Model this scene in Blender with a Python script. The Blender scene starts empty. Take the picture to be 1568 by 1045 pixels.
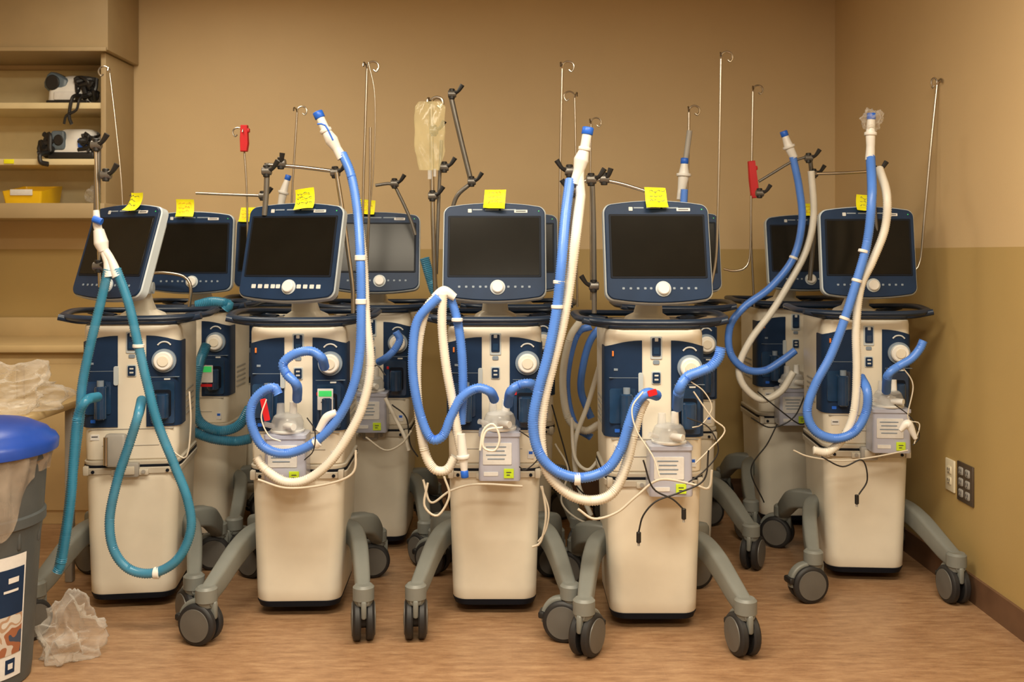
import bpy, bmesh, math, random
from mathutils import Vector, Matrix, noise
random.seed(7)
F=1524.0; EYE=1.3; WALLY=5.3; WALLX=1.72; WALLL=-2.9; CEIL=2.75
K=0.002257
# measuring grid: u/v are bearings surveyed on the room, d the distance from the doorway
def at(u,v,d): return Vector(((u-784)*d/F, d, EYE-(v-388)*d/F))

# ---------------- materials ----------------
def mat(name,col,rough=.5,metal=0,var=.06,scale=12,alpha=1,trans=0,coat=0,bump=0,bscale=60,emit=0,spec=.5,bdist=.003):
    m=bpy.data.materials.new(name); m.use_nodes=True
    nt=m.node_tree; b=nt.nodes['Principled BSDF']
    tc=nt.nodes.new('ShaderNodeTexCoord'); nz=nt.nodes.new('ShaderNodeTexNoise')
    nz.inputs['Scale'].default_value=scale; nz.inputs['Detail'].default_value=3
    nt.links.new(tc.outputs['Object'],nz.inputs['Vector'])
    cr=nt.nodes.new('ShaderNodeValToRGB')
    cr.color_ramp.elements[0].position=.3; cr.color_ramp.elements[1].position=.7
    cr.color_ramp.elements[0].color=(*[c*(1-var) for c in col],1)
    cr.color_ramp.elements[1].color=(*[min(1,c*(1+var)) for c in col],1)
    nt.links.new(nz.outputs['Fac'],cr.inputs['Fac']); nt.links.new(cr.outputs['Color'],b.inputs['Base Color'])
    b.inputs['Roughness'].default_value=rough; b.inputs['Metallic'].default_value=metal
    b.inputs['Alpha'].default_value=alpha; b.inputs['Transmission Weight'].default_value=trans
    b.inputs['Coat Weight'].default_value=coat; b.inputs['Specular IOR Level'].default_value=spec
    if emit:
        nt.links.new(cr.outputs['Color'],b.inputs['Emission Color']); b.inputs['Emission Strength'].default_value=emit
    if bump:
        n2=nt.nodes.new('ShaderNodeTexNoise'); n2.inputs['Scale'].default_value=bscale
        bp=nt.nodes.new('ShaderNodeBump'); bp.inputs['Strength'].default_value=bump; bp.inputs['Distance'].default_value=bdist
        nt.links.new(tc.outputs['Object'],n2.inputs['Vector']); nt.links.new(n2.outputs['Fac'],bp.inputs['Height'])
        nt.links.new(bp.outputs['Normal'],b.inputs['Normal'])
    return m
WHITE=mat('cream_plastic',(.76,.715,.61),.36,var=.03)
BEIGE=mat('shelf_beige',(.56,.52,.44),.4,var=.04)
SHELL=mat('pale_shell',(.50,.57,.62),.35,var=.03)
NAVY=mat('navy_plastic',(.011,.030,.078),.42,var=.1,spec=.22)
NAVY2=mat('navy_ring',(.014,.028,.058),.33,var=.1,spec=.4)
BLUEW=mat('blue_window',(.014,.045,.11),.18,var=.3,coat=.3)
LEG=mat('leg_grey',(.19,.202,.19),.42,var=.05)
TIRE=mat('tire_rubber',(.016,.016,.018),.55,var=.1)
HUB=mat('hub_grey',(.12,.115,.105),.45)
DARK=mat('dark_trim',(.007,.010,.018),.5,spec=.15)
SCREEN=mat('screen_glass',(.009,.008,.006),.2,var=.1,spec=.15)
GREY=mat('mid_grey',(.34,.33,.31),.45)
CHROME=mat('steel',(.50,.46,.40),.28,metal=1,var=.05)
GUN=mat('grey_metal',(.19,.18,.165),.4,metal=.6)
BLACK=mat('black_plastic',(.012,.012,.013),.45)
HBLUE=mat('hose_blue',(.09,.25,.80),.33,var=.08)
HWHITE=mat('hose_white',(.78,.75,.67),.4,var=.05)
HTEAL=mat('hose_teal',(.045,.27,.46),.3,var=.15,alpha=.78)
CONN=mat('connector_white',(.80,.80,.78),.35)
CAPB=mat('cap_blue',(.015,.13,.68),.4)
RED=mat('red_tag',(.60,.012,.02),.45)
CLEAR=mat('clear_plastic',(.80,.82,.84),.12,alpha=.38,var=.05)
LAV=mat('cartridge_lavender',(.46,.49,.62),.3,var=.05,coat=.3)
LABEL=mat('label_paper',(.72,.72,.72),.6,var=.04,scale=80)
INK=mat('ink',(.05,.05,.06),.6)
YEL=mat('sticky_yellow',(.90,.88,.01),.6,var=.04,emit=.04)  # weak emission added so the neon paper looks brighter
TAG=mat('tag_lime',(.58,.80,.03),.6,var=.1,scale=90)
ICON=mat('icon_grey',(.22,.28,.36),.5)
ICONB=mat('icon_lit',(.60,.62,.62),.5)
GREEN=mat('led_green',(.05,.65,.15),.4,emit=.3)
ORNG=mat('orange_label',(.75,.22,.04),.5)
CABLEW=mat('cable_pale',(.58,.53,.44),.5)
IVFL=mat('infusion_fluid',(.84,.76,.44),.12,alpha=.28,var=.15)
CAB=mat('cabinet_laminate',(.42,.32,.18),.5,var=.06,scale=4)
SHELFW=mat('shelf_board',(.74,.63,.38),.5,var=.04)
COUNTER=mat('counter_laminate',(.62,.47,.25),.4,var=.06,scale=6)
YBIN=mat('yellow_bin',(.88,.56,.01),.4)
LIDB=mat('recycling_blue',(.012,.055,.34),.35,var=.1,bump=.1)
BING=mat('bin_grey',(.075,.085,.09),.5,var=.1,bump=.15)
LINER=mat('liner_film',(.50,.42,.34),.2,alpha=.45,var=.3,scale=10,bump=.8,bscale=12,bdist=.01)
STEAL=mat('cpap_cover',(.11,.15,.19),.4)
CEILM=mat('ceiling_tile',(.42,.37,.29),.8,bump=.2)
BASE=mat('baseboard_vinyl',(.15,.08,.045),.5,var=.12)
PLATE=mat('outlet_ivory',(.78,.72,.55),.4)
PLATED=mat('outlet_brown',(.07,.05,.035),.45)
def filmmat():
    m=bpy.data.materials.new('bag_film'); m.use_nodes=True; nt=m.node_tree; N=nt.nodes.new; L=nt.links.new
    b=nt.nodes['Principled BSDF']; out=nt.nodes['Material Output']
    b.inputs['Base Color'].default_value=(.88,.86,.82,1); b.inputs['Roughness'].default_value=.12
    tr=N('ShaderNodeBsdfTransparent'); tr.inputs[0].default_value=(.97,.96,.94,1)
    lw=N('ShaderNodeLayerWeight'); lw.inputs['Blend'].default_value=.35
    tc=N('ShaderNodeTexCoord'); nz=N('ShaderNodeTexNoise'); nz.inputs['Scale'].default_value=14; nz.inputs['Distortion'].default_value=1.5; L(tc.outputs['Object'],nz.inputs['Vector'])
    bp=N('ShaderNodeBump'); bp.inputs['Strength'].default_value=.7; bp.inputs['Distance'].default_value=.01; L(nz.outputs['Fac'],bp.inputs['Height'])
    L(bp.outputs['Normal'],b.inputs['Normal']); L(bp.outputs['Normal'],lw.inputs['Normal'])
    mr=N('ShaderNodeMapRange'); mr.inputs['To Min'].default_value=.08; mr.inputs['To Max'].default_value=.60; L(lw.outputs['Facing'],mr.inputs['Value'])
    mx=N('ShaderNodeMixShader'); L(mr.outputs[0],mx.inputs[0]); L(tr.outputs[0],mx.inputs[1]); L(b.outputs[0],mx.inputs[2]); L(mx.outputs[0],out.inputs['Surface'])
    return m
BAG=filmmat()
def printmat():
    m=bpy.data.materials.new('printed_picture'); m.use_nodes=True; nt=m.node_tree; N=nt.nodes.new; L=nt.links.new
    b=nt.nodes['Principled BSDF']; tc=N('ShaderNodeTexCoord'); nz=N('ShaderNodeTexNoise'); nz.inputs['Scale'].default_value=16; nz.inputs['Detail'].default_value=1; L(tc.outputs['Object'],nz.inputs['Vector'])
    r=N('ShaderNodeValToRGB'); r.color_ramp.interpolation='CONSTANT'; e=r.color_ramp.elements
    e[0].position=0; e[0].color=(.05,.07,.12,1); e[1].position=.60; e[1].color=(.6,.58,.54,1)
    for p,c in((.40,(.32,.12,.06,1)),(.49,(.55,.50,.45,1)),(.55,(.42,.27,.18,1))):
        q=e.new(p); q.color=c
    L(nz.outputs['Fac'],r.inputs['Fac']); L(r.outputs[0],b.inputs['Base Color']); return m
PRINT=printmat()

def wallmat():
    m=bpy.data.materials.new('painted_wall'); m.use_nodes=True
    nt=m.node_tree; b=nt.nodes['Principled BSDF']; N=nt.nodes.new; L=nt.links.new
    g=N('ShaderNodeNewGeometry'); s=N('ShaderNodeSeparateXYZ'); L(g.outputs['Position'],s.inputs[0])
    gt=N('ShaderNodeMath'); gt.operation='GREATER_THAN'; gt.inputs[1].default_value=1.322; L(s.outputs['Z'],gt.inputs[0])
    nz=N('ShaderNodeTexNoise'); nz.inputs['Scale'].default_value=1.6; nz.inputs['Detail'].default_value=5; L(g.outputs['Position'],nz.inputs['Vector'])
    def ramp(a,c):
        r=N('ShaderNodeValToRGB'); r.color_ramp.elements[0].position=.3; r.color_ramp.elements[1].position=.7
        r.color_ramp.elements[0].color=(*a,1); r.color_ramp.elements[1].color=(*c,1); L(nz.outputs['Fac'],r.inputs['Fac']); return r
    up=ramp((.62,.46,.255),(.66,.495,.275)); lo=ramp((.45,.32,.125),(.50,.355,.14))
    mx=N('ShaderNodeMix'); mx.data_type='RGBA'; L(gt.outputs[0],mx.inputs['Factor']); L(lo.outputs[0],mx.inputs['A']); L(up.outputs[0],mx.inputs['B'])
    L(mx.outputs['Result'],b.inputs['Base Color']); b.inputs['Roughness'].default_value=.55
    n2=N('ShaderNodeTexNoise'); n2.inputs['Scale'].default_value=140; L(g.outputs['Position'],n2.inputs['Vector'])
    bp=N('ShaderNodeBump'); bp.inputs['Strength'].default_value=.12; bp.inputs['Distance'].default_value=.002
    L(n2.outputs['Fac'],bp.inputs['Height']); L(bp.outputs['Normal'],b.inputs['Normal'])
    return m
WALL=wallmat()
def floormat():
    m=bpy.data.materials.new('wood_vinyl'); m.use_nodes=True
    nt=m.node_tree; b=nt.nodes['Principled BSDF']; N=nt.nodes.new; L=nt.links.new
    g=N('ShaderNodeNewGeometry')
    mp=N('ShaderNodeMapping'); mp.inputs['Scale'].default_value=(3.8,19,1); L(g.outputs['Position'],mp.inputs['Vector'])
    nz=N('ShaderNodeTexNoise'); nz.inputs['Scale'].default_value=2.2; nz.inputs['Detail'].default_value=9; nz.inputs['Roughness'].default_value=.76; L(mp.outputs[0],nz.inputs['Vector'])
    r=N('ShaderNodeValToRGB'); e=r.color_ramp.elements
    e[0].position=.3; e[0].color=(.20,.105,.052,1); e[1].position=.72; e[1].color=(.49,.32,.18,1)
    e2=r.color_ramp.elements.new(.5); e2.color=(.345,.20,.107,1)
    L(nz.outputs['Fac'],r.inputs['Fac'])
    br=N('ShaderNodeTexBrick'); br.inputs['Scale'].default_value=1; br.inputs['Brick Width'].default_value=.95; br.inputs['Row Height'].default_value=.15
    br.inputs['Mortar Size'].default_value=.0008; br.inputs['Color1'].default_value=(1,1,1,1); br.inputs['Color2'].default_value=(.93,.92,.9,1); br.inputs['Mortar'].default_value=(.85,.8,.75,1)
    L(g.outputs['Position'],br.inputs['Vector'])
    mx=N('ShaderNodeMix'); mx.data_type='RGBA'; mx.blend_type='MULTIPLY'; mx.inputs['Factor'].default_value=.7
    L(r.outputs[0],mx.inputs['A']); L(br.outputs['Color'],mx.inputs['B']); L(mx.outputs['Result'],b.inputs['Base Color'])
    b.inputs['Roughness'].default_value=.38
    bp=N('ShaderNodeBump'); bp.inputs['Strength'].default_value=.08; bp.inputs['Distance'].default_value=.002; L(nz.outputs['Fac'],bp.inputs['Height']); L(bp.outputs['Normal'],b.inputs['Normal'])
    return m
FLOOR=floormat()

# ---------------- mesh builder ----------------
def rrect(w,d,r,n=4,m=1):
    out=[]; hw,hd=w/2-r,d/2-r
    cs=[(hw,hd,0),(-hw,hd,90),(-hw,-hd,180),(hw,-hd,270)]
    for i,(cx,cy,a0) in enumerate(cs):
        for j in range(n+1):
            a=math.radians(a0+90*j/n); out.append((cx+r*math.cos(a),cy+r*math.sin(a)))
        if m>1:
            nx,ny,na=cs[(i+1)%4]; a=math.radians(na); q=(nx+r*math.cos(a),ny+r*math.sin(a)); p=out[-1]
            for j in range(1,m): out.append((p[0]+(q[0]-p[0])*j/m,p[1]+(q[1]-p[1])*j/m))
    return out
def catmull(P,step,closed=False):
    P=[Vector(p) for p in P]; n=len(P); out=[]; par=[]
    segs=n if closed else n-1
    g=lambda i: P[i%n] if closed else (P[0]*2-P[1] if i<0 else (P[-1]*2-P[-2] if i>=n else P[i]))
    for i in range(segs):
        a,b,c,d=g(i-1),g(i),g(i+1),g(i+2)
        k=max(1,int(math.ceil((c-b).length/step)))
        for j in range(k):
            t=j/k
            out.append(.5*((2*b)+(c-a)*t+(2*a-5*b+4*c-d)*t*t+(3*b-a-3*c+d)*t**3)); par.append(i+t)
    if not closed: out.append(P[-1].copy()); par.append(n-1)
    return out,par
class MB:
    def __init__(s): s.v=[];s.f=[];s.mi=[];s.mats=[];s.T=Matrix.Identity(4)
    def add(s,vs,fs,m):
        if m not in s.mats: s.mats.append(m)
        k=s.mats.index(m); o=len(s.v)
        s.v+= [s.T@Vector(v) for v in vs]
        for f in fs: s.f.append([o+i for i in f]); s.mi.append(k)
    def rings(s,R,m,cap=True,closed=False):
        n=len(R[0]); vs=[p for r in R for p in r]; fs=[]
        q=len(R)
        for i in range(q if closed else q-1):
            a=i*n; b=((i+1)%q)*n
            for j in range(n):
                k=(j+1)%n; fs.append([a+j,a+k,b+k,b+j])
        if cap and not closed: fs.append(list(range(n))[::-1]); fs.append(list(range((q-1)*n,q*n)))
        s.add(vs,fs,m)
    def loft(s,levels,m,cx=0,n=4):
        s.rings([[(cx+x,L[4]+y if len(L)>4 else y,L[0]) for x,y in rrect(L[1],L[2],L[3],n)] for L in levels],m)
    def rbox(s,c,sz,m,b=.004):
        x,y,z=c; w,d,h=sz; r=min(b,w*.45,d*.45); bb=min(b,h*.45)
        lv=[(-h/2,w-2*bb if w>2.2*bb else w*.5,d-2*bb if d>2.2*bb else d*.5),(-h/2+bb*.3,w-bb*.6,d-bb*.6),(-h/2+bb,w,d),(h/2-bb,w,d),(h/2-bb*.3,w-bb*.6,d-bb*.6),(h/2,w-2*bb if w>2.2*bb else w*.5,d-2*bb if d>2.2*bb else d*.5)]
        s.rings([[(x+px,y+py,z+l[0]) for px,py in rrect(l[1],l[2],min(r,l[1]*.4,l[2]*.4),3)] for l in lv],m)
    def cyl(s,p0,p1,r0,m,r1=None,n=20,bev=0):
        p0=Vector(p0);p1=Vector(p1); r1=r0 if r1 is None else r1; t=(p1-p0).normalized()
        a=t.orthogonal().normalized(); b=t.cross(a)
        def ring(c,r): return [c+a*r*math.cos(2*math.pi*i/n)+b*r*math.sin(2*math.pi*i/n) for i in range(n)]
        if bev: R=[ring(p0,r0-bev),ring(p0+t*bev,r0),ring(p1-t*bev,r1),ring(p1,r1-bev)]
        else: R=[ring(p0,r0),ring(p1,r1)]
        s.rings(R,m)
    def prism(s,poly,y0,y1,m,b=.002,c=(0,0)):
        cx=sum(p[0] for p in poly)/len(poly); cz=sum(p[1] for p in poly)/len(poly)
        ins=[]
        for x,z in poly:
            l=math.hypot(x-cx,z-cz) or 1; q=1-b/l; ins.append((cx+(x-cx)*q,cz+(z-cz)*q))
        R=[[(c[0]+x,y1,c[1]+z) for x,z in poly],[(c[0]+x,y0+b,c[1]+z) for x,z in poly],[(c[0]+x,y0,c[1]+z) for x,z in ins]]
        s.rings(R,m)
    def sweep(s,pts,r,m,n=10,step=.012,corr=0,closed=False,radii=None,sec=None,cap=True):
        S,par=catmull(pts,step,closed); N=len(S); R=[]; nrm=None
        for i,p in enumerate(S):
            t=(S[(i+1)%N]-S[i-1]) if closed else (S[min(i+1,N-1)]-S[max(i-1,0)])
            t=t.normalized() if t.length>1e-9 else Vector((0,0,1))
            if sec:
                side=t.cross(Vector((0,0,1)))
                if side.length<.05: side=nrm if nrm else Vector((1,0,0))
                side.normalize(); nrm=side; up=side.cross(t)
                f=1
                if radii:
                    k=int(par[i]); fr=par[i]-k; f=radii[k]*(1-fr)+radii[min(k+1,len(radii)-1)]*fr
                R.append([p+side*a*f+up*b*f for a,b in sec]); continue
            if nrm is None: nrm=t.orthogonal().normalized()
            nrm=(nrm-t*nrm.dot(t)).normalized(); bi=t.cross(nrm)
            rr=r
            if radii:
                k=int(par[i]); fr=par[i]-k; rr=radii[k]*(1-fr)+radii[min(k+1,len(radii)-1)]*fr
            if corr: rr*=1+(corr if i%2 else -corr)
            R.append([p+nrm*rr*math.cos(2*math.pi*j/n)+bi*rr*math.sin(2*math.pi*j/n) for j in range(n)])
        s.rings(R,m,cap=cap,closed=closed)
    def lathe(s,prof,m,c=(0,0,0),n=32,cap=True,wob=None):
        R=[]
        for r,z in prof:
            R.append([(c[0]+(r+(wob(a,z) if wob else 0))*math.cos(a),c[1]+(r+(wob(a,z) if wob else 0))*math.sin(a),c[2]+z) for a in [2*math.pi*i/n for i in range(n)]])
        s.rings(R,m,cap=cap)
    def sph(s,c,r,m,sc=(1,1,1),n=14):
        R=[]
        for i in range(1,n//2+1):
            a=math.pi*i/(n//2+1)
            R.append([(c[0]+sc[0]*r*math.sin(a)*math.cos(2*math.pi*j/n),c[1]+sc[1]*r*math.sin(a)*math.sin(2*math.pi*j/n),c[2]-sc[2]*r*math.cos(a)) for j in range(n)])
        s.rings(R,m)
    def mesh(s,name,sharp=38):
        me=bpy.data.meshes.new(name); me.from_pydata([tuple(v) for v in s.v],[],s.f)
        for m in s.mats: me.materials.append(m)
        me.polygons.foreach_set('material_index',s.mi)
        bm=bmesh.new(); bm.from_mesh(me); bmesh.ops.recalc_face_normals(bm,faces=bm.faces); bm.to_mesh(me); bm.free()
        me.polygons.foreach_set('use_smooth',[True]*len(me.polygons))
        me.set_sharp_from_angle(angle=math.radians(sharp)); me.update()
        return me
    def obj(s,name,parent=None,Minv=None,sharp=38):
        if Minv is not None: s.v=[Minv@v for v in s.v]
        return inst(s.mesh(name,sharp),name,parent)
def inst(me,name,parent=None,loc=(0,0,0),rot=(0,0,0)):
    o=bpy.data.objects.new(name,me); bpy.context.scene.collection.objects.link(o)
    o.location=loc; o.rotation_euler=rot
    if parent: o.parent=parent
    return o
def empty(name,loc=(0,0,0),rz=0):
    o=bpy.data.objects.new(name,None); bpy.context.scene.collection.objects.link(o)
    o.location=loc; o.rotation_euler=(0,0,rz); o.empty_display_size=.1
    return o

# ---------------- room ----------------
def slab(name,x0,x1,y0,y1,z0,z1,m):
    b=MB(); vs=[(x,y,z) for x in(x0,x1) for y in(y0,y1) for z in(z0,z1)]
    b.add(vs,[(0,1,3,2),(4,6,7,5),(0,4,5,1),(2,3,7,6),(0,2,6,4),(1,5,7,3)],m); return b.obj(name)
YB=-1.6
slab('floor',WALLL-.1,WALLX+.1,YB,WALLY+.1,-.1,0,FLOOR)
slab('ceiling',WALLL-.1,WALLX+.1,YB,WALLY+.1,CEIL,CEIL+.1,CEILM)
slab('wall_back',WALLL,WALLX,WALLY,WALLY+.1,0,CEIL,WALL)
slab('wall_right',WALLX,WALLX+.1,YB,WALLY+.1,0,CEIL,WALL)
slab('wall_left',WALLL-.1,WALLL,YB,WALLY+.1,0,CEIL,WALL)
slab('baseboard_back',-1.78,WALLX-.012,WALLY-.012,WALLY,0,.10,BASE)
slab('baseboard_right',WALLX-.012,WALLX,YB,WALLY,0,.10,BASE)

# cabinet + shelves
YC=WALLY-.006; XL=WALLL+.01
b=MB(); b.rbox(((XL-1.986)/2,(4.89+YC)/2,(2.30+CEIL-.005)/2),(-1.986-XL,YC-4.89,CEIL-.005-2.30),CAB,.003)
b.rbox(((XL-1.99)/2,4.882,2.302),(-1.99-XL,.012,.02),CAB,.002)
b.obj('upper_cabinet')
b=MB(); xr=-2.012; w=xr-XL
b.rbox((xr-.0125,(4.93+YC)/2,(1.47+2.295)/2),(.025,YC-4.93,.82),CAB,.002)
for z,t in ((2.035,.03),(1.755,.03)): b.rbox((XL+w/2-.0125,(4.95+YC)/2,z),(w-.025,YC-4.95,t),SHELFW,.002)
b.rbox((XL+w/2,(4.90+YC)/2,1.51),(w+.01,YC-4.90,.075),CAB,.003)
b.rbox((XL+w/2-.02,YC-.008,1.9),(w-.03,.01,.74),SHELFW,.001)
b.obj('open_shelving')
b=MB(); b.rbox(((XL-1.8)/2,(4.72+YC)/2,.845),(-1.8-XL,YC-4.72,.035),COUNTER,.005)
b.rbox(((XL-1.82)/2,(4.77+YC)/2,.415),(-1.82-XL,YC-4.77,.83),COUNTER,.003)
b.rbox(((XL-1.8)/2,YC-.01,.91),(-1.8-XL,.018,.10),COUNTER,.003)
for x in (-2.6,-2.1): b.rbox((x,4.762,.42),(.46,.016,.7),COUNTER,.003); b.cyl((x+.15,4.735,.72),(x+.05,4.735,.72),.005,CHROME)
b.obj('counter_cabinet')

def cpap(loc,kind):
    e=empty('cpap_machine',loc); e.scale=(1.22,1,1.4); b=MB()
    if kind==0:
        b.loft([(0,.17,.16,.03,0),(.015,.18,.17,.035,0),(.05,.175,.165,.035,0),(.085,.14,.14,.03,.01),(.105,.10,.10,.03,.02),(.112,.06,.06,.02,.02)],CONN,cx=.0)
        b.T=Matrix.Translation((-.055,-.01,.075))@Matrix.Rotation(.45,4,'Y'); b.rbox((0,0,0),(.10,.13,.075),STEAL,.022); b.cyl((-.01,-.075,0),(-.01,-.06,0),.028,BLACK,bev=.003); b.T=Matrix.Identity(4)
        b.rbox((.0,-.087,.03),(.11,.01,.03),LABEL,.004); b.rbox((0,-.05,.008),(.17,.09,.012),BLACK,.003)
    else:
        b.loft([(0,.19,.16,.03,0),(.015,.20,.17,.035,0),(.07,.195,.165,.035,0),(.10,.16,.14,.03,.01),(.115,.12,.10,.03,.02)],CONN)
        b.rbox((.055,-.086,.06),(.055,.012,.032),CAPB,.003); b.rbox((-.055,-.08,.07),(.06,.03,.07),STEAL,.012)
        b.cyl((-.05,-.10,.07),(-.05,-.09,.07),.02,BLACK,bev=.003); b.rbox((.0,-.07,.015),(.19,.05,.025),BLACK,.006)
    b.obj('housing',e)
    b=MB(); rr=random.Random(5+kind)
    cx=.075 if kind==0 else .07
    for k in range(6):
        pts=[(cx+rr.uniform(-.045,.045),-.08+rr.uniform(-.03,.03),.015+rr.uniform(0,.08)) for _ in range(6)]
        b.sweep(pts,rr.choice([.006,.009,.011]),BLACK,n=8)
    b.sph((cx+.02,-.06,.033),.026,BLACK,(1.1,.8,.9))
    if kind==0:
        b.sweep([(.06,-.1,.03),(.05,-.165,.015),(.04,-.175,-.05),(.05,-.175,-.08)],.007,BLACK,n=8)
        b.sweep([(.09,-.1,.03),(.08,-.168,.01),(.07,-.178,-.03),(.03,-.178,-.05),(.02,-.178,-.08)],.005,BLACK,n=8)
    else:
        for k in range(3):
            pts=[(-.10+rr.uniform(-.04,.03),-.08+rr.uniform(-.03,.02),.016+rr.uniform(0,.08)) for _ in range(5)]
            b.sweep(pts,.010,BLACK,n=8)
        b.sweep([(-.09,-.1,.025),(-.095,-.172,.012),(-.09,-.178,-.015),(-.06,-.178,-.022)],.009,BLACK,n=8)
        b.sph((-.10,-.07,.038),.034,BLACK,(1,.8,1))
    b.obj('mask_straps',e)
cpap((-2.24,5.10,2.0515),0); cpap((-2.22,5.10,1.7715),1)
def ybin(loc):
    b=MB(); b.T=Matrix.Translation(loc)
    w,d,h=.20,.24,.10
    o=[(x,y) for x,y in rrect(w,d,.012,3)]
    R=[[(x*.9,y*.9,0) for x,y in o],[(x,y,h if y>-.02 else h*(.62 if y<-d*.35 else .8)) for x,y in o],[(x*.93,y*.94,h if y>-.02 else h*(.62 if y<-d*.35 else .8)) for x,y in o],[(x*.85,y*.86,.006) for x,y in o]]
    b.rings(R,YBIN); b.rbox((0,-.121,.055),(.11,.008,.03),LABEL,.002)
    b.obj('yellow_storage_bin')
ybin((-2.44,5.07,1.548))
slabel=MB(); slabel.rbox((-2.50,4.946,1.757),(.05,.003,.022),YEL,.001); slabel.obj('shelf_label')

def crumple(name,c,r,sc,seed,m=BAG,amp=.35,parent=None,flat=.0):
    bm=bmesh.new(); bmesh.ops.create_icosphere(bm,subdivisions=5,radius=1)
    for v in bm.verts:
        p=v.co.copy(); q=p*1.3+Vector((seed,seed*2,0))
        ridge=1-abs(noise.noise(p*1.9+Vector((seed,0,3))))*2
        k=1+amp*noise.noise(q)+amp*.40*ridge**3+amp*.10*noise.noise(p*4.5)-.15
        v.co=Vector((p.x*k*sc[0]*r,p.y*k*sc[1]*r,max(p.z*k*sc[2]*r,-flat)))
    me=bpy.data.meshes.new(name); bm.to_mesh(me); bm.free(); me.materials.append(m)
    me.polygons.foreach_set('use_smooth',[True]*len(me.polygons))
    return inst(me,name,parent,loc=c)
# side table, bag on it
b=MB()
tx0,tx1=-2.35,-1.72
b.rbox(((tx0+tx1)/2,3.72,.705),(tx1-tx0,.50,.03),COUNTER,.006); b.rbox(((tx0+tx1)/2,3.47,.668),(tx1-tx0-.02,.016,.05),GREY,.004)
for x in(tx0+.03,tx1-.03):
    for y in(3.50,3.94): b.rbox((x,y,.345),(.03,.03,.69),GREY,.004)
b.obj('side_table')
crumple('plastic_bag',(-1.84,3.66,.790),.155,(1.3,.9,.64),3.1,flat=.068,amp=.55)
crumple('plastic_bag',(-1.43,3.20,.062),.088,(.95,.85,1.2),8.3,flat=.060,amp=.75)
crumple('plastic_bag',(-2.13,5.08,1.600),.05,(.9,.9,.9),5.5,flat=.05,amp=.4)

# recycling bin
e=empty('recycling_bin',(-1.655,3.03,0)); S=Matrix.Scale(1.08,4)
def BMB():
    b=MB(); b.T=S; return b
b=BMB()
b.lathe([(.150,0),(.160,.004),(.163,.03),(.186,.40),(.192,.44),(.200,.445),(.200,.47),(.194,.475),(.203,.62),(.214,.625),(.214,.65),(.2,.652)],BING,n=40)
for a in range(0,360,30):
    r=math.radians(a+10)
    b.rbox((.183*math.cos(r),.183*math.sin(r),.41),(.014,.014,.05),BING,.004)
b.obj('body',e)
b=BMB()
n=120; R=[]
for i,(r,z0) in enumerate([(.216,0),(.224,.01),(.219,.25),(.214,.55),(.209,.8),(.205,1)]):
    ring=[]
    for j in range(n):
        a=2*math.pi*j/n; deg=math.degrees(a); deg=deg-360 if deg>180 else deg
        low=.59-.17/(1+math.exp((deg+24)/4)) if deg>-150 else .55
        z=.668-z0*(.668-low); w=(.006*math.sin(a*13+z*20)+.005*math.sin(a*29-z*9))*min(1,z0*3)
        ring.append(((r+w)*math.cos(a),(r+w)*math.sin(a),z))
    R.append(ring)
b.rings(R,LINER,cap=False)
b.obj('liner',e)
b=BMB()
b.lathe([(.222,.642),(.232,.645),(.234,.668),(.226,.682),(.214,.688),(.205,.700),(.16,.722),(.10,.732),(.03,.735)],LIDB,n=48)
b.rbox((0,0,.735),(.05,.26,.018),LIDB,.007)
b.obj('lid',e)
b=BMB()
def patch(a0,a1,z0,z1,r,m):
    n=14
    rr=lambda z:.163+(z-.03)*.062+.002+r
    vs=[];fs=[]
    for i in range(n+1):
        a=math.radians(a0+(a1-a0)*i/n)
        for z in (z0,z1): vs.append((rr(z)*math.cos(a),rr(z)*math.sin(a),z))
    for i in range(n): fs.append((2*i,2*i+2,2*i+3,2*i+1))
    b.add(vs,fs,m)
patch(-95,-12,.035,.375,.001,LABEL); patch(-95,-14,.21,.34,.002,NAVY); patch(-95,-14,.10,.21,.0025,PRINT)
patch(-30,-20,.30,.315,.003,LABEL); patch(-34,-20,.275,.282,.003,LABEL)
patch(-30,-20,.048,.088,.002,NAVY); patch(-27.5,-22.5,.060,.076,.003,LABEL)
b.obj('label',e)

# outlets
def outlet(gx,gy,w,h,m,n,ms):
    y=WALLX*F/(gx-784); z=EYE-(gy-388)*y/F
    b=MB(); b.rbox((WALLX-.004,y,z),(.008,w,h),m,.003)
    cols=1 if n==2 else 2
    for i in range(n):
        cy=y+((i%cols)-(cols-1)/2)*.055; cz=z+((i//cols)-(n//cols-1)/2)*.042
        b.rbox((WALLX-.009,cy,cz),(.006,.034,.030),ms,.005)
        for s in(-1,1): b.rbox((WALLX-.0125,cy+s*.007,cz+.003),(.002,.003,.010),INK,.0005)
        b.rbox((WALLX-.0125,cy,cz-.009),(.002,.005,.005),INK,.001)
    b.obj('wall_outlet')
outlet(1457,728,.078,.125,PLATE,2,PLATE); outlet(1480,741,.13,.15,PLATED,6,GREY)

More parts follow.
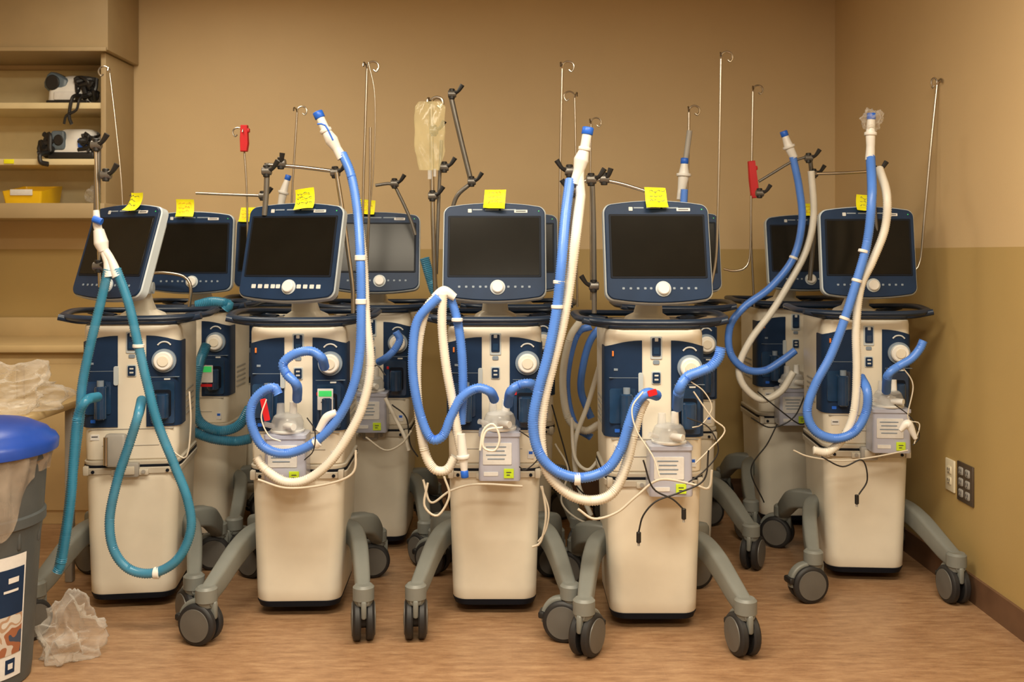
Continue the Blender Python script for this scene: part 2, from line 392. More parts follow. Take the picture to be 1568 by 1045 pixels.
# ---------------- ventilator parts ----------------
def outline(w,h,bow,r):
    return [(x,z+bow*(1-(2*x/w)**2)*(1 if z>0 else -1)*(min(1,abs(z)/(h*.45)))) for x,z in rrect(w,h,r,5,8)]
def build_display(lit):
    b=MB(); W,H=.372,.335
    b.prism(outline(W,H,.017,.026),-.012,.020,SHELL,.004)
    o=outline(W-.03,H-.03,.017,.03)
    R=[[(x,.019,z) for x,z in o],[(x*.93,.045,z*.93) for x,z in o],[(x*.6,.062,z*.6) for x,z in o]]; b.rings(R,SHELL)
    b.prism(outline(W-.009,H-.008,.017,.024),-.019,-.010,NAVY,.003)
    b.prism(rrect(.336,.228,.005,3),-.0212,-.015,DARK,.001,c=(0,.018))
    b.prism(rrect(.322,.214,.003,3),-.0222,-.015,SCREEN,.0005,c=(0,.018))
    b.cyl((.012,-.034,-.133),(.012,-.018,-.133),.021,CONN,bev=.003,n=28); b.cyl((.012,-.022,-.133),(.012,-.017,-.133),.027,SHELL,n=28)
    for i,x in enumerate([-.125,-.100,-.075,-.050,-.030,.050,.075,.100,.125]):
        s=.015 if lit else .008
        b.prism(rrect(s*1.1,s,.002,2),-.0205,-.018,ICONB if lit else ICON,.0004,c=(x,-.131))
    b.prism(rrect(.014,.014,.002,2),-.0205,-.018,ICONB,.0004,c=(-.090,.151))
    for x,w in((-.062,.036),(-.01,.05),(.05,.055)): b.prism(rrect(w,.005,.001,1),-.0203,-.018,ICON,.0003,c=(x,.151+.004))
    b.prism(rrect(.048,.011,.001,1),-.0208,-.018,LABEL,.0003,c=(.095,.149)); b.prism(rrect(.036,.003,.0005,1),-.0213,-.018,INK,.0002,c=(.095,.149))
    b.prism(rrect(.004,.004,.0015,2),-.0205,-.018,GREEN,.0003,c=(.160,.150))
    return b.mesh('display')
DISP=build_display(False); DISPL=build_display(True)
def build_neck():
    b=MB(); b.loft([(1.05,.17,.16,.04),(1.07,.15,.14,.04,.0),(1.085,.10,.10,.03,-.02),(1.12,.09,.07,.025,-.05),(1.17,.08,.05,.02,-.07)],WHITE)
    b.cyl((-.06,-.10,1.17),(.06,-.10,1.17),.022,SHELL); b.loft([(1.15,.10,.07,.02,-.11),(1.30,.12,.05,.02,-.115)],SHELL)
    return b.mesh('display_neck')
NECK=build_neck()
def build_ring():
    b=MB(); pts=[]
    for i in range(28):
        a=2*math.pi*i/28; c,s=math.cos(a),math.sin(a)
        y=(.265 if s<0 else .215)*math.copysign(abs(s)**.66,s)
        pts.append(((.262)*math.copysign(abs(c)**.66,c),y,1.070+.008*c*c-(.005 if s<0 else 0)))
    sec=[(.016*math.cos(2*math.pi*j/12),.0115*math.sin(2*math.pi*j/12)) for j in range(12)]
    b.sweep(pts,.013,NAVY2,closed=True,sec=sec,step=.02)
    for x,y in((-.15,-.17),(.15,-.17),(-.15,.15),(.15,.15)):
        b.sweep([(x*.9,y*.9,1.05),(x*1.25,y*1.15,1.056),(x*1.66,y*1.22,1.070)],.012,NAVY2,step=.02)
    b.loft([(1.040,.335,.40,.05),(1.044,.345,.41,.06),(1.050,.345,.41,.06),(1.054,.33,.40,.06)],NAVY2)
    b.loft([(1.050,.25,.26,.06),(1.058,.24,.25,.06)],GREY)
    return b.mesh('handle_ring')
RING=build_ring()
def build_body():
    b=MB()
    b.loft([(.545,.322,.39,.04,.002),(.552,.328,.40,.04),(.60,.330,.40,.04),(.90,.338,.40,.04),(1.02,.338,.40,.04),(1.035,.334,.395,.04),(1.042,.32,.38,.04)],WHITE,n=6)
    for s in(-1,1):
        xi=.045 if s<0 else .055
        path=[]
        for t in range(7): path.append((xi+(.129-xi)*t/6,-.2))
        for t in range(1,7):
            a=math.radians(-90+90*t/6); path.append((.129+.04*math.cos(a),-.16+.04*math.sin(a)))
        path.append((.169,-.12)); path.append((.169,-.09))
        def off(d):
            o=[]
            for i,(x,y) in enumerate(path):
                x0,y0=path[max(i-1,0)];x1,y1=path[min(i+1,len(path)-1)]
                l=math.hypot(x1-x0,y1-y0); o.append((x+(y1-y0)/l*d,y-(x1-x0)/l*d))
            return o
        loop=off(.004)+off(-.01)[::-1]
        zt=lambda x:1.000-.022*((x-xi)/(.169-xi))**2
        b.rings([[(s*x,y,.668) for x,y in loop],[(s*x,y,zt(x)) for x,y in loop]],NAVY)
    def pl(x,z,w,h,m,y=-.206,r=.004,y1=-.195,bv=.001): b.prism(rrect(w,h,r,3),y,y1,m,bv,c=(x,z))
    pl(.004,.975,.040,.078,SHELL,-.204); pl(.004,.978,.030,.062,NAVY,-.208); pl(.004,.965,.020,.024,BLUEW,-.2095,.002)
    pl(.004,1.003,.012,.012,ICONB,-.2095,.002)
    pl(.004,.872,.032,.044,SHELL,-.204); pl(.004,.872,.026,.036,NAVY,-.208); pl(.004,.880,.014,.006,ICONB,-.2095,.001); pl(.004,.866,.014,.006,ICONB,-.2095,.001)
    pl(.004,.925,.022,.014,ICON,-.2035)
    b.cyl((.118,-.232,.908),(.118,-.2,.908),.034,CONN,bev=.004,n=32); b.cyl((.118,-.212,.908),(.118,-.2,.908),.043,ICON,n=32)
    b.cyl((.118,-.236,.908),(.118,-.23,.908),.020,WHITE,bev=.002)
    b.sweep([(.095,-.206,.965),(.105,-.206,.974),(.118,-.206,.977),(.131,-.206,.974),(.141,-.206,.965)],.003,ICONB,n=6,step=.01)
    pl(.112,.755,.085,.155,BLUEW,-.208,.008); pl(.112,.752,.062,.10,DARK,-.210,.01)
    b.cyl((.112,-.225,.70),(.112,-.225,.79),.026,BLUEW,bev=.004)
    pl(-.112,.775,.09,.12,BLUEW,-.208,.008); b.cyl((-.100,-.222,.70),(-.100,-.222,.82),.022,BLUEW,bev=.004); b.cyl((-.100,-.222,.815),(-.100,-.222,.84),.012,ICON)
    b.cyl((-.100,-.226,.735),(-.100,-.20,.735),.014,CLEAR); pl(-.05,.855,.016,.07,SHELL,-.210,.006)
    pl(-.105,.872,.105,.0015,ICON,-.2048,.0006,bv=.0003); pl(.118,.848,.105,.0015,ICON,-.2048,.0006,bv=.0003)
    pl(.075,.80,.010,.012,RED,-.2125,.002); pl(.128,.84,.022,.006,ICONB,-.2055,.001); pl(-.135,.90,.014,.008,ICON,-.2055,.001)
    pl(.0,.660,.30,.003,GREY,-.2015,.001); pl(.0,.60,.20,.002,GREY,-.2015,.0008)
    pl(-.13,.690,.018,.012,CAPB,-.206,.002); pl(-.145,.955,.006,.018,ORNG,-.2065,.001)
    pl(-.125,.632,.030,.020,LABEL,-.2018,.001,bv=.0003); pl(-.125,.634,.022,.004,INK,-.2023,.0005,bv=.0002); pl(.13,.580,.022,.030,LABEL,-.2018,.001,bv=.0003); pl(.13,.586,.014,.010,CAPB,-.2023,.0005,bv=.0002)
    for i in range(5): b.rbox((.1695,.02+i*.0,.78-i*.022),(.003,.14,.008),GREY,.001); b.rbox((-.1695,.02,.78-i*.022),(.003,.14,.008),GREY,.001)
    return b.mesh('ventilator_body')
BODY=build_body()
def build_base():
    b=MB()
    b.loft([(.495,.325,.40,.045),(.499,.345,.415,.05),(.518,.348,.418,.05),(.522,.338,.41,.05),(.532,.338,.41,.05),(.535,.342,.412,.05),(.543,.342,.412,.05),(.547,.32,.39,.04)],BEIGE)
    b.loft([(.5225,.343,.414,.05),(.531,.343,.414,.05)],DARK)
    b.loft([(.055,.295,.37,.05),(.062,.302,.376,.05),(.10,.304,.38,.05),(.30,.316,.39,.05),(.47,.326,.398,.05),(.492,.328,.40,.05),(.500,.32,.395,.05)],WHITE,n=8)
    b.loft([(.028,.25,.33,.06),(.036,.288,.365,.05),(.056,.302,.376,.05),(.058,.28,.36,.05)],DARK,n=8)
    b.rbox((0,-.215,.515),(.066,.03,.052),GREY,.006); b.rbox((0,-.232,.515),(.04,.008,.03),BEIGE,.003)
    b.rbox((0,-.212,.505),(.13,.010,.022),BEIGE,.003)
    for s in(-1,1): b.cyl((s*.048,-.222,.507),(s*.048,-.205,.507),.007,GREY); b.cyl((s*.13,-.212,.508),(s*.13,-.2,.508),.006,DARK,n=10); b.rbox((s*.155,-.195,.512),(.02,.03,.034),BEIGE,.004)
    b.rbox((0,.0,.12),(.20,.26,.14),LEG,.02)
    return b.mesh('compressor_base')
BASEM=build_base()
def build_legs():
    b=MB(); sec=[(x,y) for x,y in rrect(.056,.080,.014,3)]
    for s in(-1,1):
        b.sweep([(s*.07,.03,.245),(s*.14,.0,.258),(s*.19,-.07,.254),(s*.22,-.18,.228),(s*.246,-.33,.180),(s*.26,-.425,.158)],1,LEG,sec=sec,step=.02,radii=[1,1,1,1,.92,.8])
        b.cyl((s*.26,-.42,.135),(s*.26,-.42,.192),.036,LEG,bev=.008,n=24)
        b.sweep([(s*.07,.06,.245),(s*.16,.08,.258),(s*.215,.12,.25),(s*.235,.19,.20),(s*.24,.26,.158)],1,LEG,sec=sec,step=.02,radii=[1,1,1,.92,.8])
        b.cyl((s*.24,.26,.135),(s*.24,.26,.19),.036,LEG,bev=.008,n=24)
    return b.mesh('base_legs')
LEGS=build_legs()
def build_caster():
    b=MB(); r=.069; o=.022
    for s in(-1,1):
        x0,x1=s*.009,s*.036
        n=36
        prof=[(x0,r*.55),(x0,r-.005),(x0+s*.005,r),(x1-s*.008,r),(x1-s*.002,r-.005),(x1,r-.011),(x1,r*.78)]
        b.rings([[(x,o+q*math.cos(2*math.pi*i/n),r+q*math.sin(2*math.pi*i/n)) for i in range(n)] for x,q in prof],TIRE)
        prof=[(x1-s*.003,r*.80),(x1+s*.003,r*.78),(x1+s*.004,r*.5),(x1+s*.006,r*.2)]
        b.rings([[(x,o+q*math.cos(2*math.pi*i/n),r+q*math.sin(2*math.pi*i/n)) for i in range(n)] for x,q in prof],HUB)
    b.cyl((-.012,o,r),(.012,o,r),.03,BLACK)
    b.sweep([(0,-.03,.139),(0,o-.02,.142),(0,o+.035,.132),(0,o+.064,.10),(0,o+.066,.06)],1,LEG,sec=[(x,y) for x,y in rrect(.036,.02,.008,3)],step=.01)
    b.rbox((0,-.015,.115),(.018,.05,.06),LEG,.006); b.cyl((0,0,.125),(0,0,.145),.028,LEG,r1=.033)
    b.rbox((0,o+.074,.085),(.054,.022,.024),BLACK,.006)
    return b.mesh('caster')
CASTER=build_caster()
def build_cart():
    b=MB(); w=.142
    b.loft([(.505,w,.10,.01),(.512,w+.004,.104,.012),(.60,w,.10,.012),(.655,w*.98,.10,.012),(.66,w*1.03,.11,.012),(.672,w*1.03,.11,.012),(.676,w*.9,.09,.01)],LAV)
    b.prism(rrect(.10,.075,.003,2),-.0535,-.048,LABEL,.0005,c=(-.008,.60))
    for i in range(4): b.prism(rrect(.07-.01*(i%2),.004,.001,1),-.0545,-.05,ICON,.0003,c=(-.012,.624-i*.014))
    b.prism(rrect(.05,.014,.002,2),-.0535,-.05,LABEL,.0005,c=(-.03,.53))
    b.prism(rrect(.034,.032,.001,1),-.0555,-.052,TAG,.0004,c=(.032,.532))
    b.prism(rrect(.018,.003,.001,1),-.0565,-.054,INK,.0003,c=(.032,.536)); b.prism(rrect(.012,.003,.001,1),-.0565,-.054,INK,.0003,c=(.030,.527))
    b.lathe([(.040,0),(.055,.004),(.056,.035),(.048,.055),(.03,.062)],CLEAR,c=(0,0,.676),n=28)
    b.lathe([(.057,.0),(.059,.003),(.059,.008),(.056,.010)],CONN,c=(0,0,.676),n=28)
    b.lathe([(.032,.0),(.034,.01),(.028,.035),(.012,.04)],CONN,c=(0,0,.680),n=24)
    b.lathe([(.044,0),(.046,.004),(.040,.010),(.022,.014),(.012,.016)],CLEAR,c=(0,0,.728),n=28)
    b.cyl((-.024,0,.736),(-.024,0,.775),.015,CLEAR,r1=.013); b.cyl((.02,0,.736),(.02,0,.78),.014,CONN,r1=.012)
    b.cyl((.0,-.045,.705),(.035,-.075,.705),.012,CONN); b.cyl((-.04,-.03,.70),(-.072,-.05,.712),.009,CLEAR)
    b.rbox((.0,.06,.655),(.05,.05,.03),GREY,.005)
    return b.mesh('expiratory_filter_cartridge')
CART=build_cart()

V={}
def vent(key,px,Df,yaw=0,my=0,tilt=14,lit=False,cart=None,sw=(10,-8,60,100),mdx=0,mz=0,X=None):
    x=(px-784)*Df/F if X is None else X; cy=Df+.2
    e=empty('medical_ventilator',(x,cy,0),math.radians(yaw))
    M=Matrix.Translation((x,cy,0))@Matrix.Rotation(math.radians(yaw),4,'Z')
    inst(NECK,'display_neck',e); inst(RING,'handle_ring',e); inst(BODY,'ventilator_body',e); inst(BASEM,'compressor_base',e); inst(LEGS,'base_legs',e)
    inst(DISPL if lit else DISP,'display',e,(mdx,-.165,1.303+mz),(math.radians(-tilt),0,math.radians(my)))
    for i,(cx,cyy) in enumerate(((-.26,-.42),(.26,-.42),(-.24,.26),(.24,.26))):
        inst(CASTER,'caster_%d'%(i+1),e,(cx,cyy,0),(0,0,math.radians(sw[i])))
    if cart is not None: inst(CART,'filter_cartridge',e,(cart[0],-.262,cart[1]))
    DM=M@Matrix.Translation((mdx,-.165,1.303+mz))@Matrix.Rotation(math.radians(my),4,'Z')@Matrix.Rotation(math.radians(-tilt),4,'X')
    V[key]=(e,M.inverted(),DM,M)
vent('A',0,3.62,8,-38,18,cart=None,sw=(140,30,60,100),X=-1.415,mdx=-.048)
vent('B',452,3.54,2,-16,16,lit=True,cart=(-.022,.0),sw=(70,8,60,100),mdx=-.022)
vent('C',757,3.56,0,0,14,cart=(.020,.005),sw=(5,78,60,100))
vent('D',1003,3.42,0,3,13,cart=(.038,-.015),sw=(-32,14,60,100),mdx=.012)
vent('E',1334,3.92,-4,2,8,cart=(.060,.03),sw=(105,10,60,100),mdx=.008)
vent('F',290,4.40,0,0,8,sw=(30,-30,60,100))
vent('G',568,4.35,0,3,15,cart=(.010,.03),sw=(20,40,60,100),mdx=.025)
vent('H',0,4.30,0,0,12,sw=(20,-30,60,100),X=.72)
vent('I',1217,4.70,0,0,12,cart=(-.03,0),sw=(20,-30,60,100),mdx=.06)
vent('J',0,4.42,0,0,12,sw=(20,-30,60,100),X=.02)
vent('K',0,4.85,0,0,10,sw=(20,-30,60,100),X=-1.17)

def note(key,dx,dzz,s,rot,seed):
    M=V[key][2]; b=MB(); b.T=M@Matrix.Translation((dx,-.026,dzz))@Matrix.Rotation(math.radians(rot),4,'Y')
    n=10; vs=[];fs=[]
    for j in range(n+1):
        for i in range(n+1):
            u=i/n-.5;v=j/n-.5
            vs.append((u*s,.012*math.sin(u*3+seed)*(v+.5)-.016*max(0,-v)**2*4-.008*v*math.sin(seed+u*5)-.05*max(0,v-.1)**2*(1 if seed%3 else -1),v*s))
    for j in range(n):
        for i in range(n): a=j*(n+1)+i; fs.append((a,a+1,a+n+2,a+n+1))
    b.add(vs,fs,YEL)
    rr=random.Random(seed)
    for r_ in range(3):
        x=-s*.32
        while x<s*.28:
            w=rr.uniform(.006,.014); z=s*(.25-.22*r_); b.sweep([(x,-.014,z),(x+w*.5,-.0145,z+rr.uniform(-.007,.007)),(x+w,-.014,z+rr.uniform(-.003,.003))],.0011,ORNG if seed%2 else INK,n=4,step=.005); x+=w+.004
    b.obj('sticky_note')
note('A',.045,.185,.074,3,2); note('B',.035,.190,.078,-4,4); note('C',0,.193,.078,4,3); note('D',0,.190,.078,-2,6)
note('E',-.01,.195,.066,4,8); note('F',-.03,.195,.078,0,5); note('G',-.05,.20,.07,3,7); note('K',-.13,.185,.078,2,9); note('I',.02,.20,.06,2,11)

# ---------------- hoses, tubes, poles ----------------
def hose(key,m,d,pts,r=.0155,corr=.09,name='breathing_hose'):
    P=[at(p[0],p[1],d+(p[2] if len(p)>2 else 0)) for p in pts]
    b=MB(); b.sweep(P,r,m,n=12,step=.0038 if corr else .012,corr=corr)
    return b.obj(name,V[key][0],V[key][1],sharp=80)
def wye(key,d,pts,rad,cap=True,m=CONN):
    P=[at(p[0],p[1],d+(p[2] if len(p)>2 else 0)) for p in pts]
    b=MB(); b.sweep(P,1,m,n=16,step=.004,radii=rad)
    if cap:
        t=(P[0]-P[1]).normalized(); b.cyl(P[0]-t*.003,P[0]+t*.022,rad[0]*1.2,CAPB,bev=.002)
        b.cyl(P[1]-t*.006,P[1]+t*.006,rad[1]*1.3,m,bev=.001)
    return b.obj('wye_connector',V[key][0],V[key][1],sharp=50)
def steel(key,d,pts,r=.0052,m=CHROME,hook=0,clamps=(),name='iv_pole'):
    P=[at(p[0],p[1],d+(p[2] if len(p)>2 else 0)) for p in pts]
    b=MB(); b.sweep(P,r,m,n=10,step=.02) if len(P)>2 else b.cyl(P[0],P[1],r,m,n=12)
    if hook:
        t=P[0]; s=hook
        b.sweep([t,t+Vector((s*.004,0,.018)),t+Vector((s*.02,0,.028)),t+Vector((s*.04,0,.022)),t+Vector((s*.046,0,.004)),t+Vector((s*.036,0,-.012)),t+Vector((s*.026,0,-.004))],r*.75,m,n=8,step=.008)
        b.sweep([t,t+Vector((-s*.004,-.01,.016)),t+Vector((-s*.008,-.03,.018)),t+Vector((-s*.008,-.04,.002))],r*.7,m,n=8,step=.008)
    for (u,v,k) in clamps:
        c=at(u,v,d-.005); b.cyl(c+Vector((-.016,0,0)),c+Vector((.018,0,0)),.015,GUN,bev=.002)
        b.cyl(c+Vector((0,0,-.022)),c+Vector((0,0,.022)),.012,BLACK,bev=.002)
        b.sweep([c,c+Vector((k*.025,-.012,.008)),c+Vector((k*.045,-.015,.036))],.006,BLACK,n=8,step=.01,radii=[.010,.007,.010])
    return b.obj(name,V[key][0],V[key][1])

# --- machine A
dA=3.34
hose('A',HTEAL,dA,[(166,412),(155,460),(138,530),(126,590),(122,640),(112,720),(104,790),(96,840),(90,872)])
hose('A',HTEAL,dA-.03,[(150,608,.1),(132,614),(119,640),(113,700),(109,760),(101,820),(94,862),(88,876)])
hose('A',HTEAL,dA,[(178,412),(197,465),(212,530),(226,590),(242,650),(266,710),(287,765),(292,812),(272,857),(235,878),(198,872),(174,842),(168,795),(180,735),(198,680),(212,635),(217,612,.1)])
wye('A',dA,[(147,322),(149,345),(153,358)],[.010,.014,.013],cap=False)
wye('A',dA,[(151,352),(155,372),(159,385)],[.017,.024,.016],cap=False)
wye('A',dA,[(158,380),(170,398),(180,424)],[.014,.013,.018],cap=False)
wye('A',dA,[(158,382),(164,402),(167,424)],[.013,.012,.018],cap=False)
hose('A',CAPB,dA-.02,[(143,335),(156,340)],.012,0,'connector_ring')
steel('A',3.45,[(146,218),(149,300),(153,440)],.006,clamps=((147,222,1),(162,268,1),(150,408,1)),name='hose_support_arm')
steel('A',3.46,[(150,225),(148,330)],.011,m=GUN,name='hose_support_arm')
steel('A',4.08,[(168,112),(178,200),(187,300),(192,460)],.0045,hook=-1)
# --- F
dF=4.17
hose('F',HTEAL,dF,[(316,528,.05),(305,560),(298,610),(305,645),(335,660),(365,652),(382,625)],.02)
hose('F',HTEAL,dF,[(292,660),(325,672),(360,676),(384,672)],.02)
hose('F',HTEAL,dF+.1,[(300,468),(325,462),(350,466),(345,474)],.02)
steel('F',4.3,[(222,420),(250,418),(282,424),(292,440),(290,470)],.007,name='hose_support_arm')
steel('F',4.55,[(372,205),(378,300),(380,460)],.0045,hook=-1)
def clip(key,u,v,d,h=.12,ang=0):
    b=MB(); b.T=Matrix.Translation(at(u,v,d))@Matrix.Rotation(ang,4,'Y')
    b.prism([(-.016,-h/2),(.014,-h/2),(.020,-h*.2),(.016,h/2),(-.014,h/2),(-.018,0)],-.012,.012,RED,.003); b.rbox((.01,0,h*.3),(.03,.02,.02),RED,.004)
    b.obj('red_pole_clip',V[key][0],V[key][1])
clip('F',374,212,4.53,.12)
steel('F',4.5,[(300,296),(350,298),(405,300)],.006,clamps=((402,300,1),),name='hose_support_arm')
# --- K / B
steel('K',4.75,[(455,172),(452,220),(446,330),(446,460)],.005,hook=1)
wye('K',4.7,[(440,275),(434,295),(430,315)],[.012,.020,.016])
steel('B',3.62,[(409,250),(408,290),(405,330)],.010,m=GUN,clamps=((408,262,1),),name='hose_support_arm')
steel('B',3.62,[(409,252),(460,256),(517,263)],.007,clamps=((430,250,.2),(513,264,1)),name='hose_support_arm')
steel('B',3.60,[(515,264),(524,320),(533,385),(540,440),(541,480)],.008,name='hose_support_arm')
steel('B',3.95,[(562,105),(559,200),(556,300),(553,460)],.0052,hook=1)
hose('B',CHROME,3.93,[(564,95),(574,150),(572,260),(560,380),(556,470)],.0025,0,'monitor_cable')
steel('B',4.0,[(567,195),(566,300),(560,460)],.005)
dB=3.34
hose('B',HBLUE,dB,[(524,235,.1),(538,270,.08),(548,330,.05),(552,400),(553,470),(551,540),(540,595),(515,645),(475,682),(435,695),(402,683),(385,650),(386,620),(402,600),(420,594),(426,604)])
hose('B',HWHITE,dB+.02,[(548,330,.06),(556,400,.03),(560,480),(567,560),(556,620),(535,665),(505,708),(470,735),(435,738),(405,718),(393,700)])
hose('B',HBLUE,dB,[(455,612,.1),(454,590),(438,572),(434,556),(452,542),(476,538),(492,548),(497,562,.06)])
wye('B',dB+.1,[(490,180),(499,200),(508,215),(516,228),(524,242)],[.015,.016,.023,.016,.018])
steel('B',dB+.02,[(486,190),(498,192),(510,215)],.003,m=CAPB,name='connector_strap')
wye('B',dB,[(488,660),(500,640),(515,632)],[.012,.015,.012],cap=False)
b=MB(); b.T=Matrix.Translation(at(498,612,3.5))
b.prism(rrect(.055,.075,.002,2),0,.002,LABEL,.0004); b.prism(rrect(.045,.02,.001,1),-.001,.001,GREEN,.0003,c=(0,.02)); b.prism(rrect(.03,.004,.001,1),-.001,.001,INK,.0003,c=(0,-.01))
b.obj('hang_tag',V['B'][0],V['B'][1])
b=MB(); b.T=Matrix.Translation(at(316,573,4.33))
b.prism(rrect(.055,.075,.002,2),0,.002,LABEL,.0004); b.prism(rrect(.045,.025,.001,1),-.001,.001,GREEN,.0003,c=(0,.02)); b.prism(rrect(.05,.012,.001,1),-.001,.001,RED,.0003,c=(0,-.05))
b.obj('hang_tag',V['F'][0],V['F'][1])
def redtag(key,u,v,d,ang,h=.085):
    b=MB(); b.T=Matrix.Translation(at(u,v,d))@Matrix.Rotation(ang,4,'Y'); b.prism(rrect(.020,h,.004,3),-.002,.002,RED,.001); b.obj('red_strap',V[key][0],V[key][1])
redtag('B',406,628,3.32,-.2,.075); redtag('D',999,602,3.18,1.3,.03)
# --- G
hose('G',HBLUE,4.15,[(580,555,.05),(592,548),(605,535),(612,520),(606,508)])
hose('G',HWHITE,4.15,[(590,610),(605,640),(620,670),(626,690)],.008,0,'sampling_tube')
steel('G',4.25,[(575,284),(600,282),(612,300),(628,335),(636,360)],.007,m=GUN,clamps=((604,281,1),),name='hose_support_arm')
hose('J',HTEAL,4.1,[(650,395),(660,430),(668,450),(690,470),(700,500)],.02)
# --- C
dC=3.36
steel('C',3.95,[(660,160),(662,300),(666,430),(668,470)],.009,hook=1,clamps=((664,200,1),(680,256,1),(662,300,1)))
steel('C',3.97,[(676,215),(672,300),(668,420)],.007,m=GUN,name='hose_support_arm')
steel('C',4.15,[(690,145),(700,190),(712,240),(722,280)],.011,m=GUN,clamps=((692,144,1),(722,278,1)),name='hose_support_arm')
steel('C',4.15,[(722,280),(700,300),(690,330)],.009,m=GUN,name='hose_support_arm')
b=MB(); b.T=Matrix.Translation(at(658,208,3.9))
R=[]
for i in range(15):
    z=.135-.27*i/14; w=.060*(1-.35*max(0,(i-10)/4))*(.72 if i==0 else 1); t=.004+.016*math.sin(math.pi*min(1,i/13))
    R.append([(w*math.cos(2*math.pi*j/32)+.002*math.sin(i*1.3),t*math.sin(2*math.pi*j/32)+.0035*math.sin(j*1.2+i*.9),z) for j in range(32)])
b.rings(R,IVFL); b.cyl((0,0,-.135),(0,0,-.17),.008,CLEAR); b.cyl((.02,0,-.13),(.02,0,-.16),.006,CLEAR)
b.obj('infusion_bag',V['C'][0],V['C'][1])
hose('C',HWHITE,dC,[(676,450),(655,470),(643,510),(638,570),(641,630),(650,690),(664,718),(684,720),(697,700)])
hose('C',HWHITE,dC-.02,[(678,450),(677,500),(683,560),(692,610),(700,660),(708,700)])
hose('C',HBLUE,dC+.02,[(688,452),(700,490),(707,540),(709,600),(706,650)])
hose('C',HBLUE,dC-.03,[(672,455),(640,490),(632,540),(634,590),(645,640),(660,672),(678,668),(690,640),(706,610),(730,595),(750,600),(757,612,.05)])
wye('C',dC,[(664,456),(680,447),(697,456)],[.013,.020,.013],cap=False)
wye('C',dC-.03,[(711,722),(709,700),(706,665)],[.011,.017,.014])
hose('C',HBLUE,dC,[(778,620,.08),(782,600),(795,590),(812,588),(822,596,.08)])
hose('C',HWHITE,dC-.04,[(735,690),(740,660),(755,650),(765,670),(758,690),(740,685),(745,660),(770,655)],.004,0,'coiled_tube')
# --- behind C/D
steel('C',3.98,[(861,105),(859,200),(857,300),(855,470)],.0052,hook=1)
steel('J',4.3,[(880,150),(882,250),(884,470)],.0045,hook=-1)
steel('H',4.5,[(905,190),(904,300),(905,460)],.004,hook=1)
hose('J',HBLUE,4.2,[(905,500),(885,510),(872,550),(868,600),(880,650),(905,670)])
hose('J',HWHITE,4.15,[(890,490),(872,520),(862,580),(870,640),(895,660),(918,650)])
hose('H',HBLUE,4.2,[(930,490),(905,520),(893,560),(890,600),(905,640)])
hose('H',HWHITE,4.0,[(918,560),(900,620),(880,680),(885,740),(905,790)],.010)
# --- D
dD=3.20
hose('D',HBLUE,dD,[(873,275,.1),(866,330,.05),(860,400),(853,470),(840,540),(824,600),(816,650),(826,695),(852,722),(890,732),(928,720),(950,690),(963,650),(975,618),(990,603),(1006,606,.08)],.0165)
hose('D',HWHITE,dD+.02,[(889,300,.08),(882,360),(873,430),(861,500),(846,560),(832,620),(828,675),(838,722),(868,755),(905,767),(938,755),(958,715),(970,665),(980,630),(988,612)],.0165)
hose('D',HBLUE,dD,[(1037,625,.1),(1040,598),(1052,578),(1070,570),(1088,562),(1100,548),(1104,532)],.0165)
wye('D',dD+.1,[(899,205),(895,228),(890,245),(886,262),(880,282)],[.016,.016,.025,.018,.017])
wye('D',dD+.1,[(890,245),(888,270),(889,300)],[.014,.014,.017],cap=False)
steel('D',3.4,[(870,262),(880,278),(876,330),(878,400)],.008,m=GUN,clamps=((872,262,-1),(905,275,1),(880,292,-1)),name='hose_support_arm')
steel('D',3.5,[(880,285),(905,275),(945,280),(992,294)],.006,clamps=((925,274,.5),),name='hose_support_arm')
steel('D',3.5,[(907,275),(909,350),(910,440),(910,480)],.009,m=GUN,clamps=((909,438,-1),),name='hose_support_arm')
steel('D',3.95,[(1104,90),(1102,200),(1099,330),(1096,400),(1086,450)],.0052,hook=1)
steel('H',4.3,[(1055,172),(1054,230),(1050,330)],.006,hook=1)
wye('H',4.25,[(1048,250),(1047,268),(1044,290),(1042,306)],[.014,.024,.018,.017])
hose('H',HBLUE,4.2,[(1048,290),(1046,330),(1044,380)])
steel('H',4.25,[(1056,200),(1050,245)],.012,m=GREY,name='pole_clamp')
# --- I
steel('I',4.6,[(1153,140),(1151,250),(1150,360),(1155,470)],.0055,hook=1)
clip('I',1153,275,4.55,.17,-.1)
steel('I',4.4,[(1150,300),(1149,380),(1143,408),(1125,415),(1108,412)],.005,name='hose_support_arm')
steel('I',4.4,[(1162,278),(1185,264),(1212,248),(1236,240)],.006,m=GUN,clamps=((1163,296,1),(1238,242,1)),name='hose_support_arm')
dI=4.4
hose('I',HBLUE,dI,[(1214,240),(1224,290),(1228,340),(1215,395),(1180,440),(1140,470),(1118,500),(1118,540),(1140,565),(1170,568),(1198,552),(1218,537)],.0165)
hose('I',HWHITE,dI+.02,[(1242,262),(1246,330),(1234,385),(1205,440),(1180,480),(1150,520),(1132,560),(1138,590),(1165,612),(1195,600),(1215,570)],.0155)
wye('I',dI,[(1202,208),(1208,225),(1216,242)],[.014,.021,.017])
steel('I',4.5,[(1240,240),(1246,300),(1246,360),(1240,430)],.010,m=GUN,clamps=((1246,266,1),),name='hose_support_arm')
